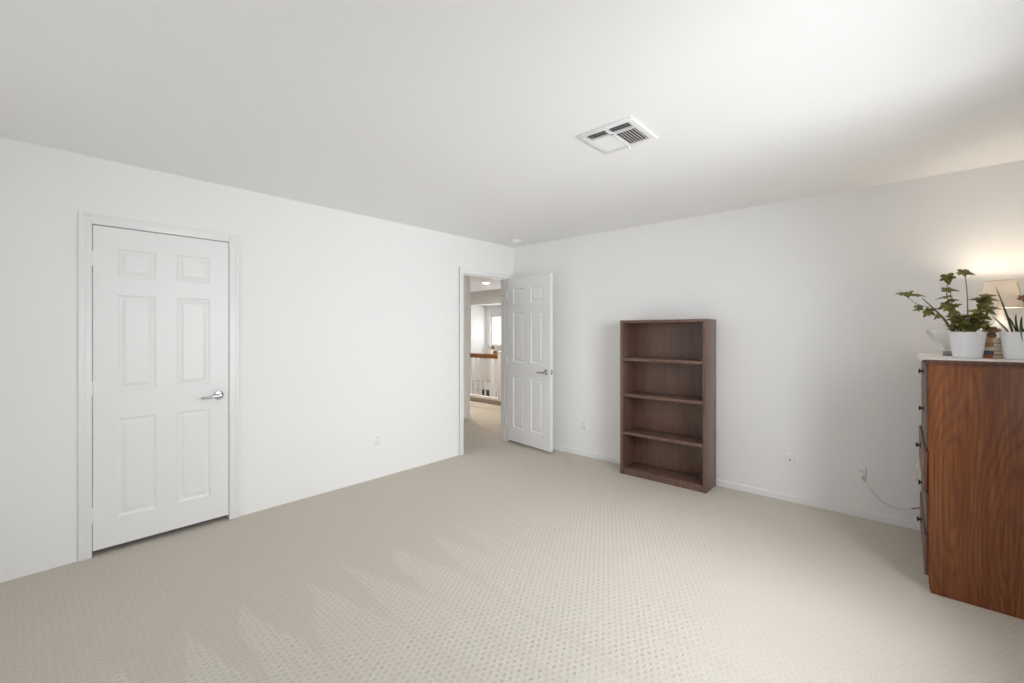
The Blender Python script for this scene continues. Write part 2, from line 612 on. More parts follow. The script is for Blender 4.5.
# six-panel doors: built in local space, hinge edge at y = 0, leaf along +x', face at -y'
def six_panel(width, z0, z1, th):
    """leaf: u 0..width, z z0..z1; front face at v = 0 (normal -v), back at v = th"""
    st, mu = .115 * width / .724, .112 * width / .724
    pw = (width - 2 * st - mu) / 2
    us = [0, st, st + pw, st + pw + mu, st + 2 * pw + mu, width]
    zs = [z0, z0 + .175, z0 + .795, z0 + .975, z0 + 1.575, z0 + 1.69, z0 + 1.868, z1]
    bm = bmesh.new()
    rings = [(0, 0), (.004, -.0055), (.013, -.0085), (.019, -.0085), (.024, -.0070), (.040, -.0018)]
    for side in (0, 1):
        v0, sg = (0, 1) if side == 0 else (th, -1)

        def V(u, z, d):
            return bm.verts.new((u, v0 - sg * d, z))
        for i in range(5):
            for j in range(7):
                a, c, e, g = us[i], us[i + 1], zs[j], zs[j + 1]
                if i in (1, 3) and j in (1, 3, 5):
                    prev = None
                    for off, d in rings:
                        r = [V(a + off, e + off, d), V(c - off, e + off, d), V(c - off, g - off, d), V(a + off, g - off, d)]
                        if prev:
                            for k in range(4):
                                bm.faces.new((prev[k], prev[(k + 1) % 4], r[(k + 1) % 4], r[k]))
                        prev = r
                    bm.faces.new(prev)
                else:
                    bm.faces.new((V(a, e, 0), V(c, e, 0), V(c, g, 0), V(a, g, 0)))
    for q in ([(0, 0, z0), (width, 0, z0), (width, th, z0), (0, th, z0)], [(0, 0, z1), (width, 0, z1), (width, th, z1), (0, th, z1)]):
        bm.faces.new([bm.verts.new(p) for p in q])
    for u in (0, width):
        for j in range(7):
            bm.faces.new([bm.verts.new(p) for p in [(u, 0, zs[j]), (u, th, zs[j]), (u, th, zs[j + 1]), (u, 0, zs[j + 1])]])
    bmesh.ops.remove_doubles(bm, verts=bm.verts, dist=1e-5)
    bmesh.ops.recalc_face_normals(bm, faces=bm.faces)
    return bm


def lever(root, u, z, v, sg, name='lever_handle'):
    """rosette at (u, z) on the face at v; sg = outward direction along v; lever points to -u"""
    b = MB()
    b.cyl((u, v, z), (u, v + sg * .010, z), .032, .029, 32, .003)
    b.cyl((u, v + sg * .010, z), (u, v + sg * .050, z), .013, .011, 20)
    h = b.build(name, M['chrome'], root)
    c = MB()
    c.cyl((u, v + sg * .040, z), (u, v + sg * .062, z), .0145, .0135, 20, .004)
    c.tube([(u, v + sg * .052, z), (u - .03, v + sg * .054, z - .001), (u - .075, v + sg * .052, z - .008), (u - .115, v + sg * .047, z - .007)],
           [.011, .0095, .008, .007], 12)
    c.build('lever', M['chrome'], h)
    return h


def make_door(name, loc, rz, width, z0, z1, label, levers, flip=False):
    root = thing(name, loc, label, 'door', rz=rz, kind='structure')
    mb = MB()
    mb.bm.free()
    mb.bm = six_panel(width, z0, z1, .035)
    mb.build('leaf', M['door'], root, smooth=False)
    for v, sg in levers:
        lever(root, width - .062, .922, v, sg)
    MB().box(width - .0005, width + .0015, .006, .029, .922 - .029, .922 + .029, bev=.0005).build('latch_plate', M['chrome'], root)
    for hz in (.26, 1.03, 1.83):
        hb = MB()
        for k in range(3):
            hb.cyl((-.004, -.006, hz - .045 + k * .0305), (-.004, -.006, hz - .0155 + k * .0305), .0055, None, 12)
        hb.box(-.004, .028, -.0008, .0005, hz - .045, hz + .045)
        hb.build('hinge', M['trim'], root)
    return root


# closet door: leaf runs along +y, seen face towards +x: local (u, v) -> rotate by +90 deg: u -> +y, v -> -x
make_door('door_1', (0.001, -3.877, 0), PI / 2, .722, .036, 2.035,
          'closed white six-panel closet door with chrome lever', [(0, -1)])
# landing door, swung open almost against the back wall
make_door('door_2', (0.006, -0.128, 0), math.radians(-8.0), .762, .036, 2.035,
          'open white six-panel door standing near the room corner', [(0, -1), (.035, 1)])

# closet interior behind the closed door (keeps its gaps dark)
slab('wall_closet', [(-.80, -.74, -4.70, -2.62, 0, H), (-.74, -T, -4.70, -4.64, 0, H), (-.74, -T, -2.68, -2.62, 0, H)], M['wall'])

# ------------------------------------------------------------------ landing and stairwell beyond the doorway
HX = -1.467
slab('wall_landing_left', [(HX - .12, HX, -2.62, .603, 0, H)], M['wall'])
slab('wall_landing_end', [(HX, -T, -2.62, -2.50, 0, H)], M['wall'])
b = MB()
b.box(HX, HX + .012, -2.5, .603, 0, .06)
struct(b.build('baseboard_landing', M['trim'], smooth=False))
slab('wall_landing_right', [(-T, 0, .12, 6.0, -2.8, H)], M['wall'])
slab('wall_landing_back', [(-6.6, HX - .12, -2.74, -2.62, 0, H)], M['wall'])
slab('wall_landing_west', [(-6.72, -6.6, -2.74, 6.0, -2.8, H)], M['wall'])
AX0 = -5.19
# far wall with a wide opening to a window bay, lower storey below it
slab('wall_landing_far', [(-6.6, AX0, 4.07, 4.19, 0, H), (AX0, -T, 4.07, 4.19, 2.118, H),
                          (-1.2, -T, 4.07, 4.19, 0, 2.118),
                          (-6.6, -4.86, 4.08, 4.19, -2.8, 0), (-3.9, -T, 4.08, 4.19, -2.8, 0), (-4.86, -3.9, 4.08, 4.19, -.17, 0)], M['wall'])
slab('wall_bay_left', [(AX0 - .1, AX0, 4.19, 4.66, 0, 2.118)], M['wall'])
BX0, BX1, BZ0, BZ1 = -5.03, -2.9, .99, 1.84
slab('wall_bay_window', [(AX0 - .1, BX0, 4.66, 4.80, 0, H), (BX1, -T, 4.66, 4.80, 0, H), (BX0, BX1, 4.66, 4.80, 0, BZ0),
                         (BX0, BX1, 4.66, 4.80, BZ1, H)], M['wall'])
slab('floor_bay', [(-6.6, -T, 4.07, 4.80, -.12, 0)], M['carpet'])
slab('trim_4', [(-6.6, -T, 4.045, 4.07, -.165, .03)], M['trim'], 'white fascia board at the far edge of the stairwell')
slab('floor_lower', [(-6.6, 0, 1.90, 6.0, -2.9, -2.8)], M['carpet'])
slab('wall_under_landing', [(-6.6, -T, 1.80, 1.90, -2.8, -.12)], M['wall'])
slab('wall_under_bay', [(-6.6, -T, 5.6, 5.72, -2.8, -.12)], mat('shadowy_lower_room', (.12, .11, .10), .8))  # dark base colour stands for the shade in the lower room
slab('ceiling_bay', [(-6.6, -T, 4.19, 4.80, 2.118, 2.2)], M['ceiling'])
window('window_3', BX0, BX1, 4.69, 4.77, BZ0, BZ1, 'x', 'bright window in the bay across the stairwell')
slab('trim_5', [(BX0 - .07, BX1 + .07, 4.635, 4.66, BZ1 + .02, BZ1 + .07), (BX0 - .07, BX0 - .015, 4.645, 4.66, BZ0 - .05, BZ1 + .02),
                (BX0 - .09, BX1 + .09, 4.61, 4.66, BZ0 - .035, BZ0)], M['trim'], 'white surround of the bay window')

# stair railing in front of the stairwell
RY = 1.84
rr = thing('stair_railing', (-3.3, RY, 0), 'oak handrail on white balusters along the landing edge, seen through the doorway', 'railing')
o = rr.location.copy()
MB().box(-4.6, -1.90, RY - .055, RY + .055, 0, .075, bev=.004).build('curb', mat('shaded_taupe_curb', (.33, .29, .25), .8), rr, o)  # the shadow on the curb face is put into its darker colour
MB().box(-4.6, -1.99, RY - .04, RY + .04, .075, .125, bev=.006).build('shoe_rail', M['trim'], rr, o)
hr = MB()
hr.prism([(RY - .032, .868), (RY + .032, .868), (RY + .034, .90), (RY + .028, .934), (RY + .012, .95), (RY - .012, .95), (RY - .028, .934), (RY - .034, .90)], 'x', -4.6, -1.995)
hr.build('handrail', M['rail_wood'], rr, o)
for k in range(14):
    x = -2.10 - k * .135
    bb = MB()
    bb.lathe([(.016, .12), (.016, .25), (.019, .26), (.012, .29), (.0175, .38), (.0175, .60), (.012, .80), (.011, .875)], (x, RY, 0), 12)
    bb.build('baluster', M['trim'], rr, o)
nw = MB()
nw.box(-1.995, -1.905, RY - .045, RY + .045, 0, 1.00, bev=.004)
nw.box(-2.005, -1.895, RY - .055, RY + .055, .98, 1.01, bev=.006)
nw.build('newel_post', M['trim'], rr, o)

r2 = thing('stair_railing', (-2.3, 3.2, 0), 'second oak handrail behind the first, past its end by the bright window', 'railing')
o = r2.location.copy()
pN = at(492.8, 350, 3.2)
hr = MB()
hr.prism([(3.2 - .032, .86), (3.2 + .032, .86), (3.2 + .034, .90), (3.2 + .012, .94), (3.2 - .012, .94), (3.2 - .034, .90)], 'x', pN.x, -1.0)
hr.build('handrail', M['rail_wood'], r2, o)
nw = MB()
nw.box(pN.x - .035, pN.x + .035, 3.165, 3.235, -.9, .96, bev=.004)
nw.build('newel_post', M['trim'], r2, o)
MB().lathe([(0, .955), (.03, .955), (.042, .965), (.03, .985), (.036, 1.01), (.026, 1.04), (0, 1.05)], (pN.x, 3.2, 0), 16).build('newel_cap', M['rail_wood'], r2, o)
for k in range(9):
    bx = pN.x + .14 + k * .135
    MB().lathe([(.016, -.9), (.016, .10), (.012, .29), (.0175, .45), (.012, .80), (.011, .87)], (bx, 3.2, 0), 10).build('baluster', M['trim'], r2, o)

# recessed ceiling light over the stairwell
rl = thing('ceiling_downlight', (-3.13, 2.61, H), 'small round glowing recessed light in the landing ceiling', 'ceiling light')
MB().lathe([(.075, -.001), (.098, -.001), (.100, -.005), (.092, -.010), (.078, -.006), (.075, -.001)], (0, 0, 0), 32).build('trim_ring', M['plastic'], rl)
MB().lathe([(0, -.004), (.074, -.004), (.076, -.001), (0, -.001)], (0, 0, 0), 32).build('lens', M['hall_light'], rl)


def lamp_point(name, loc, power, color, radius=.05, parent=None):
    l = bpy.data.lights.new(name, 'POINT')
    l.energy = power
    l.color = color
    l.shadow_soft_size = radius
    o = bpy.data.objects.new(name, l)
    o.location = loc
    if parent:
        o.parent = parent
    COL.objects.link(o)
    return o


area('downlight_beam', (-3.13, 2.61, H - .03), (0, 0, 0), .14, .14, 24, (1, .95, .88), math.radians(175))
area('landing_fill', (-2.2, 1.0, H - .02), (0, 0, 0), .14, .14, 13, (1, .84, .66), math.radians(150))  # unseen lamp added to light the landing floor, without a fixture

# ------------------------------------------------------------------ ceiling register
VX0, VX1, VY0, VY1 = 2.376, 2.694, -2.155, -1.835
vt = thing('ceiling_vent', ((VX0 + VX1) / 2, (VY0 + VY1) / 2, H), 'square white metal air register with louvres in the bedroom ceiling', 'air vent')
o = vt.location.copy()
fr = MB()
fw = .036
zt = -.012
for (a, c, e, g, ta, tb) in ((VX0, VX1, VY0, VY0 + fw, 0, 0), (VX0, VX1, VY1 - fw, VY1, 0, 0), (VX0, VX0 + fw, VY0 + fw, VY1 - fw, 0, 0), (VX1 - fw, VX1, VY0 + fw, VY1 - fw, 0, 0)):
    fr.box(a, c, e, g, H + zt, H - .0005, bev=.003)
fr.build('frame', M['vent_white'], vt, o)
MB().box(VX0 + fw, VX1 - fw, VY0 + fw, VY1 - fw, H - .003, H - .001).build('duct_shade_sheet', M['vent_dark'], vt, o, smooth=False)  # dark sheet painted in place of the duct's shade
ym = VY0 + fw + .062
xm = (VX0 + VX1) / 2
cr = MB()
cr.box(VX0 + fw - .002, VX1 - fw + .002, ym - .006, ym + .006, H - .015, H - .004)
cr.box(xm - .008, xm + .008, VY0 + fw - .002, VY1 - fw + .002, H - .015, H - .004)
cr.build('divider', M['vent_white'], vt, o)
for s in (0, 1):
    xa, xb = (VX0 + fw, xm - .008) if s == 0 else (xm + .008, VX1 - fw)
    for k in range(2):       # blades that throw the air towards the row's side
        y = VY0 + fw + .018 + k * .024
        MB().box(xa, xb, y - .0105, y + .0105, H - .0105, H - .0095, rot=Matrix.Rotation(math.radians(42), 3, 'X'), piv=Vector((xa, y, H - .010))).build('louvre', M['vent_white'], vt, o, smooth=False)
    n = 7
    for k in range(n):
        x = xa + (k + .5) * (xb - xa) / n
        tilt = -24 if s == 0 else 38
        MB().box(x - .0062, x + .0062, ym + .008, VY1 - fw, H - .0108, H - .0094, rot=Matrix.Rotation(math.radians(tilt), 3, 'Y'), piv=Vector((x, ym, H - .010))).build('louvre', M['vent_white'], vt, o, smooth=False)
MB().box(xm - .004, xm + .004, VY1 - fw + .002, VY1 - fw + .018, H - .026, H - .014, bev=.002).build('damper_lever', M['vent_white'], vt, o)

# smoke detector
sd = thing('smoke_detector', (.33, -.33, H), 'round white smoke detector on the ceiling above the open door', 'smoke detector')
MB().lathe([(0, -.001), (.072, -.001), (.073, -.010), (.070, -.013), (0, -.013)], (0, 0, 0), 40).build('mounting_plate', M['smoke'], sd)
MB().lathe([(0, -.012), (.064, -.012), (.064, -.024), (.056, -.037), (.040, -.043), (0, -.044)], (0, 0, 0), 40).build('cover', M['smoke'], sd)
MB().lathe([(0, -.043), (.012, -.043), (.012, -.047), (0, -.048)], (.018, .0, 0), 16).build('test_button', M['plastic'], sd)


# ------------------------------------------------------------------ wall plates
def plate(name, loc, facing, label, cat, kind, group=None):
    """facing 'x' (left wall, looks to +x) or 'y' (back wall, looks to -y); local +y' is out of the wall"""
    rz = -PI / 2 if facing == 'x' else PI
    root = thing(name, loc, label, cat, group, rz)
    MB().box(-.035, .035, 0, .006, -.057, .057, bev=.0025).build('cover_plate', M['plastic'], root)
    if kind == 'duplex':
        for dz in (.021, -.021):
            r = MB()
            r.box(-.017, .017, .004, .009, dz - .014, dz + .014, bev=.003)
            r_ = r.build('receptacle', M['plastic'], root)
            sl = MB()
            sl.box(-.0085, -.006, .0085, .0094, dz - .003, dz + .007)
            sl.box(.006, .0085, .0085, .0094, dz - .002, dz + .006)
            sl.cyl((0, .0085, dz - .008), (0, .0094, dz - .008), .0024, None, 10)
            sl.build('slots', M['dark'], r_, smooth=False)
        MB().cyl((0, .005, 0), (0, .0072, 0), .003, None, 12).build('screw', M['plastic'], root)
    elif kind == 'jack':
        MB().cyl((0, .005, .004), (0, .0075, .004), .011, .009, 20).build('jack_collar', M['plastic'], root)
        MB().cyl((0, .007, .004), (0, .012, .004), .0055, None, 16).build('jack', M['dark'], root)
    elif kind == 'switch':
        MB().box(-.0165, .0165, .004, .009, -.033, .033, bev=.002).build('rocker', M['plastic'], root)
    return root


plate('wall_outlet', (0, -1.937, .362), 'x', 'white outlet low on the left wall between the closet and the doorway', 'outlet', 'duplex')
plate('light_switch', (0, -1.03, 1.05), 'x', 'white rocker light switch beside the open doorway', 'light switch', 'switch')
plate('wall_outlet', (1.063, 0, .345), 'y', 'white outlet between the open door and the bookcase', 'outlet', 'duplex')
plate('cable_jack', (3.012, 0, .337), 'y', 'white wall plate with one dark jack right of the bookcase', 'wall plate', 'jack')
plate('wall_outlet', (3.458, 0, .327), 'y', 'white outlet with a cord plugged in near the dresser', 'outlet', 'duplex')

# cord running from the outlet to the dresser
cb = thing('power_cord', (3.458, -.03, .26), 'thin pale cord drooping from the outlet to the dresser', 'cord')
o = cb.location.copy()
MB().box(3.444, 3.472, -.036, -.0095, .292, .318, bev=.005).build('plug', M['plastic'], cb, o)
P_ = at
w = MB()
w.tube([(3.458, -.030, .298), P_(866.5, 483, -.032), P_(871, 490, -.028), P_(877, 497, -.024), P_(886, 503.5, -.022), P_(895, 507.5, -.022), P_(904, 509.3, -.024), P_(912, 508.8, -.028)], .0026, 8)
w.build('wire', M['cable'], cb, o)
w = MB()
w.tube([P_(911.5, 508.8, -.028), P_(914, 508.5, -.030), P_(921, 507.8, -.045), P_(926, 509, -.060)], .0042, 8)
tag(w.build('connector', mat('dull_red_plastic', (.30, .11, .09), .5), cb, o), 'dull red end of the cord')

# ------------------------------------------------------------------ bookcase
BX0_, BX1_, BYF, BHT = 1.642, 2.447, -.284, 1.490
bc = thing('bookcase', ((BX0_ + BX1_) / 2, -.15, 0), 'empty dark brown four-tier wooden bookcase against the back wall', 'bookcase')
o = bc.location.copy()
yb = -.016
sw = .030
mw = M['shelf_wood']
MB().box(BX0_, BX0_ + sw, BYF, yb, 0, BHT - .002, bev=.0025).build('side_panel', mw, bc, o)
sp = MB().box(BX1_ - sw, BX1_, BYF, yb, 0, BHT - .002, bev=.0025).build('side_panel', mw, bc, o)
MB().box(BX0_ - .001, BX1_ + .001, BYF - .001, yb, BHT - .026, BHT, bev=.003).build('top_panel', mw, bc, o)
MB().box(BX0_ + .004, BX1_ - .004, yb - .006, yb - .001, .03, BHT - .01).build('back_panel', mw, bc, o, smooth=False)
for z1 in (1.128, .782, .414):
    MB().box(BX0_ + sw, BX1_ - sw, BYF + .006, yb - .008, z1 - .030, z1, bev=.003).build('shelf', mw, bc, o)
MB().box(BX0_ + sw, BX1_ - sw, BYF + .004, yb - .008, .034, .062, bev=.003).build('bottom_shelf', mw, bc, o)
MB().box(BX0_ + sw, BX1_ - sw, BYF + .008, BYF + .024, 0, .034, bev=.002).build('kick_board', mw, bc, o)
for z in (1.115, .768, .40):
    for y in (BYF + .05, -.07):
        MB().cyl((BX1_ - .001, y, z), (BX1_ + .0012, y, z), .006, .005, 12).build('screw_cap', M['knob'], bc, o)

# ------------------------------------------------------------------ dresser
DX0, DX1, DY0, DY1, DTZ = 3.795, 4.262, -.962, -.105, 1.232
dr = thing('dresser', ((DX0 + DX1) / 2, (DY0 + DY1) / 2, 0), 'tall reddish brown wooden chest of drawers at the right edge', 'dresser')
o = dr.location.copy()
dw = M['dresser_wood']
ft = .018
# near and far side panels with a small notch at the front foot
for y0, y1 in ((DY0, DY0 + .02), (DY1 - .02, DY1)):
    b = MB()
    b.prism([(DX0 + .012, 0.0), (DX1, 0.0), (DX1, DTZ - .028), (DX0 + .002, DTZ - .028), (DX0 + .002, .055), (DX0 + .006, .02)], 'y', y0, y1)
    b.build('side_panel', dw, dr, o, smooth=False)
tp = MB()
tp.box(DX0 - .012, DX1, DY0 - .010, DY1 + .010, DTZ - .016, DTZ, bev=.004)
tp.box(DX0 - .006, DX1, DY0 - .005, DY1 + .005, DTZ - .028, DTZ - .014, bev=.003)
tp.build('top_panel', M['drawer_wood'], dr, o)
MB().box(DX1 - .012, DX1 - .004, DY0 + .02, DY1 - .02, .04, DTZ - .03).build('back_panel', dw, dr, o, smooth=False)
MB().box(DX0 + .022, DX0 + .04, DY0 + .02, DY1 - .02, 0, .07).build('kick_board', M['drawer_wood'], dr, o, smooth=False)
opens = [.003, .002, .015, .004, .010]
zt = DTZ - .034
hh = (zt - .075) / 5
for k in range(5):
    z1 = zt - k * hh
    z0 = z1 - hh + .010
    xf = DX0 - .004 - opens[k]
    d = MB().box(xf, xf + .018, DY0 + .006, DY1 - .006, z0, z1, bev=.004).build('drawer', M['drawer_wood'], dr, o)
    q = MB()
    q.box(xf + .018, DX0 + .36, DY0 + .04, DY0 + .05, z0 + .02, z1 - .04)
    q.box(xf + .018, DX0 + .36, DY1 - .05, DY1 - .04, z0 + .02, z1 - .04)
    q.box(xf + .018, DX0 + .36, DY0 + .05, DY1 - .05, z0 + .02, z0 + .03)
    q.build('drawer_box', M['drawer_wood'], d, o, smooth=False)
    for y in ((DY0 + DY1) / 2,):
        kn = MB()
        zc = z0 + (z1 - z0) * .74
        mtx = Matrix.Rotation(-PI / 2, 4, 'Y')
        kn.lathe([(0, 0), (.016, 0), (.016, .003), (.006, .005), (.006, .012), (.013, .015), (.0150, .018), (.012, .022), (0, .023)], (xf, y, zc), 20, mtx)
        kn.build('knob', M['knob'], d, o)

# strip of pink cloth caught in the fourth drawer
pk = mat('pink_cotton', (.74, .58, .55), .9)
b = MB()
zb = zt - 3 * hh - .004
ys = [DY0 + .58 + .016 * k for k in range(9)]
vs, fs = [], []
prof = [(-.004, .006), (-.013, .009), (-.024, -.004), (-.029, -.03), (-.028, -.06), (-.031, -.085)]
xf4 = DX0 - .004 - opens[3]
for j, (px_, pz) in enumerate(prof):
    for i, y in enumerate(ys):
        wv = .004 * math.sin(i * 1.7) * (j / 5)
        vs.append((xf4 + px_ + wv, y + .004 * math.sin(j + i), zb + pz * (1 + .10 * math.sin(i * .9))))
for j in range(len(prof) - 1):
    for i in range(8):
        fs.append((j * 9 + i, j * 9 + i + 1, (j + 1) * 9 + i + 1, (j + 1) * 9 + i))
b.poly(vs, fs)
pc = b.build('pink_cloth', pk, None, (xf4, ys[4], zb - .1))
sm = pc.modifiers.new('thick', 'SOLIDIFY')
sm.thickness = .0025
tag(pc, 'bit of pink cloth hanging out of a dresser drawer', 'cloth')

# white cloth runner on the dresser top
b = MB()
rz0 = DTZ + .0006
pts = [(DX0 - .030, rz0 - .012), (DX0 - .022, rz0 + .0022), (DX0 - .012, rz0 + .003), (DX1 - .005, rz0 + .003), (DX1 - .005, rz0), (DX0 - .0135, rz0), (DX0 - .023, rz0 - .001), (DX0 - .0310, rz0 - .0135)]
b.prism(pts, 'y', DY0 + .004, DY1 + .004)
rn = b.build('table_runner', M['cloth'], None, ((DX0 + DX1) / 2, (DY0 + DY1) / 2, DTZ), smooth=False)
tag(rn, 'white cloth runner covering the dresser top', 'runner')
TZ = rz0 + .0034     # standing height on the runner

# ------------------------------------------------------------------ table lamp
lp = at(1000.5, 300, -.19)
LX, LY = lp.x, -.19
tl = thing('table_lamp', (LX, LY, TZ), 'lit table lamp with a pale drum shade on the dresser behind the pots', 'lamp')
o = tl.location.copy()
MB().lathe([(0, 0), (.045, 0), (.047, .006), (.040, .014), (.024, .022), (.028, .040), (.046, .075), (.053, .115), (.047, .160), (.028, .205), (.016, .225), (.015, .245), (0, .246)], (0, 0, 0), 40).build('lamp_base', M['pot'], tl)
MB().cyl((0, 0, .244), (0, 0, .354), .011, .012, 16).build('socket', M['plastic'], tl)
zb_, zt_ = 1.527 - TZ, 1.690 - TZ
sh = MB()
sh.lathe([(.090, zb_), (.069, zt_), (.0678, zt_), (.0888, zb_), (.090, zb_)], (0, 0, 0), 48)
shd = sh.build('lamp_shade', M['shade'], tl)
sr = MB()
sr.lathe([(.0912, zb_ - .001), (.0912, zb_ + .003), (.0880, zb_ + .003), (.0880, zb_ - .001), (.0912, zb_ - .001)], (0, 0, 0), 48)
s3 = MB()
sr.build('bottom_ring', mat('shade_trim', (.62, .57, .5), .7), shd)
sr = s3
sr.lathe([(.0702, zt_ - .003), (.0698, zt_ + .001), (.0670, zt_ + .001), (.0674, zt_ - .003), (.0702, zt_ - .003)], (0, 0, 0), 48)
for a in range(3):
    c_, s_ = math.cos(a * 2.094), math.sin(a * 2.094)
    sr.tube([(0.006 * c_, .006 * s_, zt_ - .02), (.0675 * c_, .0675 * s_, zt_ - .002)], .0013, 6)
sr.build('top_ring', bpy.data.materials['shade_trim'], shd)
MB().lathe([(0, .354), (.011, .356), (.014, .369), (.026, .394), (.029, .416), (.022, .438), (0, .448)], (0, 0, 0), 24).build('bulb', M['bulb'], tl)
lamp_point('bulb_light', (0, 0, .416), 36, (1, .89, .77), .03, tl)

# ------------------------------------------------------------------ plants
def leaf_verts(base, fwd, nrm, s, asp=1.0, droop=.25, fold=.12):
    half = [(.20, -.14), (.42, -.10), (.50, .06), (.36, .16), (.60, .34), (.56, .46), (.30, .46), (.24, .62), (.10, .86)]
    fwd = fwd.normalized()
    side = fwd.cross(nrm).normalized()
    nrm = side.cross(fwd).normalized()
    out = [(0, -.02)] + half + [(0, 1.02)] + [(-x, y) for x, y in half[::-1]]
    P = [(0, .26)] + out
    V = []
    for x, y in P:
        z = -droop * (max(y, 0) ** 2) * .6 - droop * x * x * .9 + fold * abs(x) * .9
        V.append(base + (side * x * asp + fwd * y + nrm * z) * s)
    F = [(0, i, i + 1) for i in range(1, len(P) - 1)] + [(0, len(P) - 1, 1)]
    return V, F


def add_leaf(mb, *a, **k):
    V, F = leaf_verts(*a, **k)
    mb.poly(V, F)


def leaf_mat(name, c0, c1, c2):
    m = bpy.data.materials.new(name)
    m.use_nodes = True
    t = NT(m)
    nz = t.noise(t.coord(), 30, 2)
    c = t.ramp(nz, [(.3, c0), (.5, c1), (.72, c2)])
    t.color(c)
    t.b.inputs['Roughness'].default_value = .45
    tl_ = t.n('ShaderNodeBsdfTranslucent')
    t.lk(c, tl_.inputs['Color'])
    mx = t.n('ShaderNodeMixShader')
    mx.inputs[0].default_value = .3
    t.lk(t.b.outputs[0], mx.inputs[1])
    t.lk(tl_.outputs[0], mx.inputs[2])
    t.lk(mx.outputs[0], t.t.nodes['Material Output'].inputs[0])
    return m


M['leaf'] = leaf_mat('ivy_leaf', (.075, .09, .022), (.19, .18, .036), (.30, .26, .06))
M['stem'] = mat('woody_stem', (.22, .18, .11), .7)
POT = [(0, 0), (.053, 0), (.0575, .003), (.060, .02), (.0735, .138), (.0745, .1425), (.0725, .144), (.070, .1415), (.068, .130), (0, .128)]
PP = at(967.3, 345, -.700)
pl = thing('potted_ivy', (PP.x, -.700, TZ), 'leafy green plant with long stems in a white pot on the dresser', 'plant')
o = pl.location.copy()
MB().lathe(POT, (0, 0, 0), 48).build('pot', M['pot'], pl)
MB().lathe([(0, .134), (.04, .136), (.0685, .131), (.068, .128), (0, .127)], (0, 0, 0), 32).build('soil', M['soil'], pl)
fo, stm = MB(), MB()
root_pt = Vector((PP.x, -.700, TZ + .13))


def P(px, py, y):
    return at(px, py, y)


def lf(px, py, y, sz, dx, dz, tilt=.5, dy=0.0, asp=1.0):
    """a leaf whose middle sits near (px, py) at depth y; (dx, dy, dz) is where its tip points"""
    f = Vector((dx, dy, dz)).normalized()
    n = Vector((.15 * random.uniform(-1, 1), -tilt, 1.0))
    sz *= .8
    add_leaf(fo, P(px, py, y - .04) - f * sz * .4, f, n, sz, asp)


# long left branch
stm.tube([root_pt + Vector((-.02, 0, -.01)), P(952, 330, -.65), P(944, 319, -.64), P(933, 308, -.64), P(922, 298, -.64)], [.008, .008, .0065, .004, .0025], 8)
stm.tube([P(930, 307, -.64), P(918, 304.5, -.64), P(907, 297, -.64), P(903, 294, -.64)], [.0022, .0018, .0015, .001], 7)
for a in [(901, 293.5, -.64, .055, -1, .25, .6), (909, 293.5, -.62, .055, .5, .6, .8), (918.5, 295, -.65, .072, 1, -.1, .35), (919, 306, -.63, .055, 1, .15, .4),
          (918, 309, -.67, .055, -1, -.15, .6), (930, 312, -.63, .066, .8, -.5, .9), (926, 314, -.66, .05, -.6, -.8, 1.0), (937, 316.5, -.66, .045, -.7, -.7, .8),
          (933, 309, -.60, .05, .6, .2, .6)]:
    lf(*a)
# middle-left stems
stm.tube([root_pt + Vector((-.03, .01, 0)), P(953, 318, -.64), P(947, 297, -.63), P(947.5, 282, -.63)], [.005, .004, .0025, .0015], 8)
stm.tube([root_pt + Vector((-.02, .02, 0)), P(956, 316, -.62), P(951, 300, -.60), P(951, 290, -.60)], [.004, .003, .002, .0015], 8)
for a in [(948, 279, -.63, .075, .1, -.55, 1.6), (950, 289.5, -.60, .085, .9, -.05, .5), (944, 297, -.64, .08, -1, -.15, .25), (944, 306, -.64, .07, -.7, -.4, 1.0),
          (950, 309, -.63, .065, .3, -.7, 1.4), (953, 300, -.58, .055, .7, .1, .6), (946, 304, -.60, .05, -.9, .1, .5), (957, 305, -.62, .05, .7, .3, .6), (952, 313, -.68, .06, -.6, -.5, 1.0)]:
    lf(*a)
# the tall single leaf
stm.tube([root_pt + Vector((.005, 0, 0)), P(967.8, 314, -.700), P(967, 292, -.700), P(965.2, 275, -.700)], [.004, .003, .0022, .0018], 8)
lf(966, 272.5, -.700, .082, .95, -.18, .75)
lf(963, 272.0, -.64, .06, -.9, .1, .7)
# right-hand stems
stm.tube([root_pt + Vector((.03, 0, 0)), P(977, 318, -.63), P(983, 304, -.63), P(987, 295, -.63)], [.005, .004, .0025, .0015], 8)
for a in [(976.5, 299, -.64, .07, -.9, .1, .5), (988, 295.5, -.62, .075, .9, .15, .5), (991, 299, -.64, .072, 1, -.12, .5), (985, 305, -.65, .072, .15, -.9, 1.4), (981, 307, -.63, .06, -.6, -.6, 1.2),
          (994, 307.5, -.62, .075, 1, -.1, .3), (990, 311, -.66, .065, .7, -.5, 1.0), (979, 313, -.68, .06, .3, -.6, 1.2), (986, 317, -.62, .06, .8, -.4, 1.0), (974, 311, -.70, .06, -.7, .2, .6),
          (983, 299, -.60, .06, .1, .8, .8)]:
    lf(*a)
